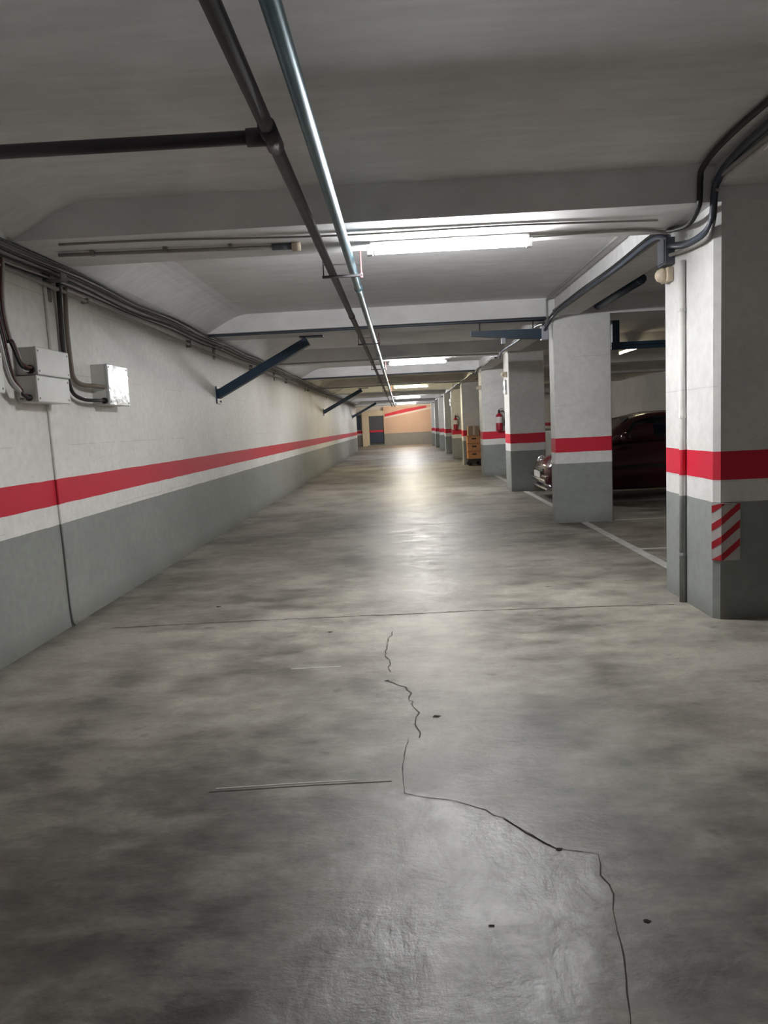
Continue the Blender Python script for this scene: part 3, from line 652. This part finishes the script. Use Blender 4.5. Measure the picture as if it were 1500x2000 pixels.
# ================================================================== CRATES ON A TROLLEY
tr = thing('trolley', 'dark low trolley under the stacked orange crates', 'trolley', (2.1, 23.7, 0))
obj('deck', box(0, 0.44, 0, 0.60, 0.14, 0.22, bevel=0.01), 'rubber', tr)
for xx in (0.06, 0.38):
    for yy in (0.08, 0.52): obj('wheel', lathe([(0.02,-0.02),(0.06,-0.018),(0.065,0),(0.06,0.018),(0.02,0.02)], 14, 'y', (xx,yy,0.065)), 'tyre', tr, True); obj('fork', box(xx-0.02, xx+0.02, yy-0.03, yy+0.03, 0.10, 0.14), 'hanger', tr)
obj('push_handle', tube(smooth_path([(0.43,0.05,0.2),(0.45,0.05,0.6),(0.45,0.3,0.66),(0.45,0.55,0.6),(0.43,0.55,0.2)], 4), 0.014, 8), 'hanger', tr, True)
CR = ['bottom crate of the orange stack on the trolley', 'middle crate of the orange stack on the trolley', 'top orange crate of the stack on the trolley']
for i in range(3):
    zb = 0.22+i*0.245
    c_ = thing('crate', CR[i], 'crate', (2.11, 23.72, zb), 'orange crates on the trolley')
    obj('shell', box(0.0, 0.40, 0.0, 0.54, 0.0, 0.215, bevel=0.008), 'orange_crate', c_)
    obj('rim', box(-0.012, 0.412, -0.012, 0.552, 0.215, 0.240, bevel=0.004), 'orange_crate', c_)
    obj('grip', box(0.13, 0.27, -0.004, 0.0, 0.13, 0.17), 'rubber', c_)
b_ = thing('cardboard_box', 'brown cardboard box on top of the orange crates', 'box', (2.14, 23.75, 0.955))
obj('carton', box(0, 0.35, 0, 0.46, 0, 0.30, bevel=0.006), 'brown_box', b_)
obj('tape', box(0.145, 0.205, -0.002, 0.462, 0.02, 0.302), 'beige', b_)
obj('flap', box(-0.004, 0.354, -0.004, 0.22, 0.300, 0.306), 'brown_box', b_)

# ================================================================== WHITE CABINET BEHIND THE CAR
wc = thing('storage_cabinet', 'white cabinet half hidden behind the third column', 'cabinet', (2.95, 15.8, 0))
obj('carcass', box(0, 0.6, 0, 0.5, 0.06, 1.12, bevel=0.006), 'white_metal', wc)
obj('plinth', box(0.03, 0.57, 0.03, 0.47, 0, 0.06), 'rubber', wc)
for k in range(2):
    d_ = obj('door', box(0.01+0.295*k, 0.295+0.295*k, -0.018, -0.001, 0.08, 1.10, bevel=0.004), 'white_metal', wc)
    obj('handle', box(0.25+0.07*k, 0.265+0.07*k, -0.04, -0.018, 0.5, 0.66), 'chrome', d_)

# ================================================================== CAR
car = thing('car', 'dark red hatchback parked nose-out behind the second column', 'car', (2.40, 13.06, 0))
def loft(stations, close=True):
    """stations: list of (x, [(y,z)...]) half sections from outer bottom to centre top; mirrored"""
    bm = bmesh.new(); rows = []
    for x_, sec in stations:
        full = [(y, z) for y, z in sec]+[(-y, z) for y, z in sec[::-1] if y > 1e-4]
        rows.append([bm.verts.new((x_ if not isinstance(x_, (list, tuple)) else 0, y, z)) for y, z in full])
    for i in range(len(rows)-1):
        for k in range(len(rows[i])-1): bm.faces.new((rows[i][k], rows[i][k+1], rows[i+1][k+1], rows[i+1][k]))
        bm.faces.new((rows[i][-1], rows[i][0], rows[i+1][0], rows[i+1][-1]))
    bm.faces.new(rows[0]); bm.faces.new(rows[-1][::-1])
    bmesh.ops.recalc_face_normals(bm, faces=bm.faces)
    return bm
def sec(w_, top, bot=0.22, crown=0.03):
    return [(w_*0.90, bot), (w_*0.985, bot+0.08), (w_, bot+(top-bot)*0.45), (w_*0.985, bot+(top-bot)*0.75), (w_*0.94, top-0.035), (w_*0.84, top-0.005), (w_*0.5, top+crown*0.7), (0, top+crown)]
st = [(0.0, sec(0.62,0.56,0.30,0.01)), (0.05, sec(0.72,0.62,0.24,0.02)), (0.16, sec(0.79,0.69,0.20)), (0.40, sec(0.825,0.76,0.18)), (0.75, sec(0.84,0.84,0.18)), (1.0, sec(0.845,0.90,0.18)), (1.3, sec(0.85,0.94,0.18)), (2.0, sec(0.85,0.96,0.18)), (2.9, sec(0.85,0.98,0.18)), (3.4, sec(0.83,0.99,0.20)), (3.68, sec(0.80,0.98,0.24)), (3.78, sec(0.72,0.92,0.30))]
body = obj('body', loft(st), 'car_red', car, True)
gs = [(0.78, [(0.74,0.86),(0.72,0.868),(0.4,0.88),(0,0.885)]), (1.12, [(0.77,0.93),(0.69,1.14),(0.45,1.165),(0,1.175)]), (1.42, [(0.78,0.95),(0.64,1.31),(0.45,1.345),(0,1.36)]), (1.75, [(0.785,0.96),(0.61,1.385),(0.42,1.415),(0,1.43)]), (2.4, [(0.785,0.97),(0.61,1.40),(0.42,1.435),(0,1.45)]), (3.1, [(0.77,0.98),(0.60,1.36),(0.42,1.395),(0,1.41)]), (3.55, [(0.74,0.98),(0.62,1.12),(0.42,1.14),(0,1.15)]), (3.70, [(0.70,0.96),(0.66,0.98),(0.4,0.99),(0,0.99)])]
obj('cabin', loft(gs), 'car_red', car, True)
def panel(pts, name, m, par, th=0.006):
    b = bmesh.new(); vs = [b.verts.new(p) for p in pts]; f = b.faces.new(vs); b.normal_update()
    n = f.normal.copy(); r = bmesh.ops.extrude_face_region(b, geom=[f]); nv = [g for g in r['geom'] if isinstance(g, bmesh.types.BMVert)]
    for v in nv: v.co += n*th
    bmesh.ops.recalc_face_normals(b, faces=b.faces)
    return obj(name, b, m, par)
for s in (1, -1):
    def w_(x_, fr):   # point on cabin side at station x, fraction of height
        xs_ = [g[0] for g in gs]
        for i in range(len(xs_)-1):
            if xs_[i] <= x_ <= xs_[i+1]:
                t = (x_-xs_[i])/(xs_[i+1]-xs_[i]); a = [gs[i][1][0][k]*(1-t)+gs[i+1][1][0][k]*t for k in (0,1)]; b = [gs[i][1][1][k]*(1-t)+gs[i+1][1][1][k]*t for k in (0,1)]
                return (x_, s*(a[0]*(1-fr)+b[0]*fr+0.006), a[1]*(1-fr)+b[1]*fr)
    order = (lambda l: l if s > 0 else l[::-1])
    panel(order([w_(1.16,0.08),w_(2.0,0.08),w_(2.0,0.90),w_(1.78,0.90),w_(1.44,0.88)]), 'side_window', 'car_glass', car)
    panel(order([w_(2.07,0.08),w_(2.85,0.08),w_(2.85,0.90),w_(2.07,0.90)]), 'side_window', 'car_glass', car)
    panel(order([w_(2.92,0.08),w_(3.35,0.12),w_(3.12,0.85),w_(2.92,0.90)]), 'side_window', 'car_glass', car)
    mi = obj('mirror', lathe([(0.02,0.0),(0.07,0.01),(0.085,0.06),(0.07,0.13),(0.02,0.16)], 12, 'y', (1.22, s*0.83 if s > 0 else -0.99, 1.02)), 'car_red', car, True)
    hl = obj('headlamp', lathe([(0.10,0.02),(0.105,-0.02),(0.08,-0.075),(0.03,-0.10),(0.004,-0.105)], 16, 'x', (0.17, s*0.60, 0.63)), 'headlamp', car, True)
    fo = obj('fog_lamp', lathe([(0.045,0.02),(0.045,-0.03),(0.02,-0.045),(0.004,-0.047)], 12, 'x', (0.07, s*0.52, 0.38)), 'headlamp', car, True)
    for xx in (0.68, 3.05):
        wh = obj('tyre', lathe([(0.16,-0.085),(0.27,-0.09),(0.295,-0.06),(0.30,0.0),(0.295,0.06),(0.27,0.09),(0.16,0.085)], 24, 'y', (xx, s*0.765, 0.30)), 'tyre', car, True)
        obj('wheel_rim', lathe([(0.03,0.092*s),(0.08,0.085*s),(0.15,0.088*s),(0.19,0.094*s),(0.195,0.08*s)] if s > 0 else [(0.195,-0.08),(0.19,-0.094),(0.15,-0.088),(0.08,-0.085),(0.03,-0.092)], 20, 'y', (xx, s*0.765, 0.30)), 'alloy', wh, True)
        obj('wheel_arch', lathe([(0.34,0.0),(0.345,0.02*s),(0.33,0.03*s)], 24, 'y', (xx, s*0.838, 0.31)), 'rubber', car, True)
    dh = obj('door_handle', box(1.95, 2.10, s*0.845-0.012, s*0.845+0.02*s+0.004, 0.78, 0.81, bevel=0.004), 'chrome', car)
    obj('side_moulding', box(1.02, 2.70, s*0.85-0.006, s*0.85+0.012, 0.52, 0.57, bevel=0.004), 'rubber', car)
panel([(0.84,-0.60,0.895),(0.84,0.60,0.895),(1.40,0.52,1.335),(1.40,-0.52,1.335)][::-1], 'windscreen', 'car_glass', car, 0.012)
panel([(3.56,-0.52,1.155),(3.56,0.52,1.155),(3.14,0.48,1.385),(3.14,-0.48,1.385)], 'rear_window', 'car_glass', car, 0.012)
bu = obj('bumper', box(-0.035, 0.10, -0.70, 0.70, 0.30, 0.44, bevel=0.03), 'car_red', car, True)
obj('bumper_trim', box(-0.043, -0.03, -0.62, 0.62, 0.345, 0.375, bevel=0.004), 'chrome', bu)
gr = obj('grille', box(-0.012, 0.05, -0.36, 0.36, 0.47, 0.55, bevel=0.01), 'rubber', car)
for k in range(3): obj('grille_bar', box(-0.018, -0.01, -0.34, 0.34, 0.482+k*0.024, 0.490+k*0.024), 'chrome', gr)
obj('number_plate', box(-0.052, -0.043, -0.26, 0.26, 0.385, 0.495, bevel=0.002), 'plate', car)
obj('lower_lip', box(-0.02, 0.10, -0.66, 0.66, 0.20, 0.235, bevel=0.01), 'chrome', car)
obj('underbody', box(0.15, 3.6, -0.70, 0.70, 0.16, 0.24), 'rubber', car)
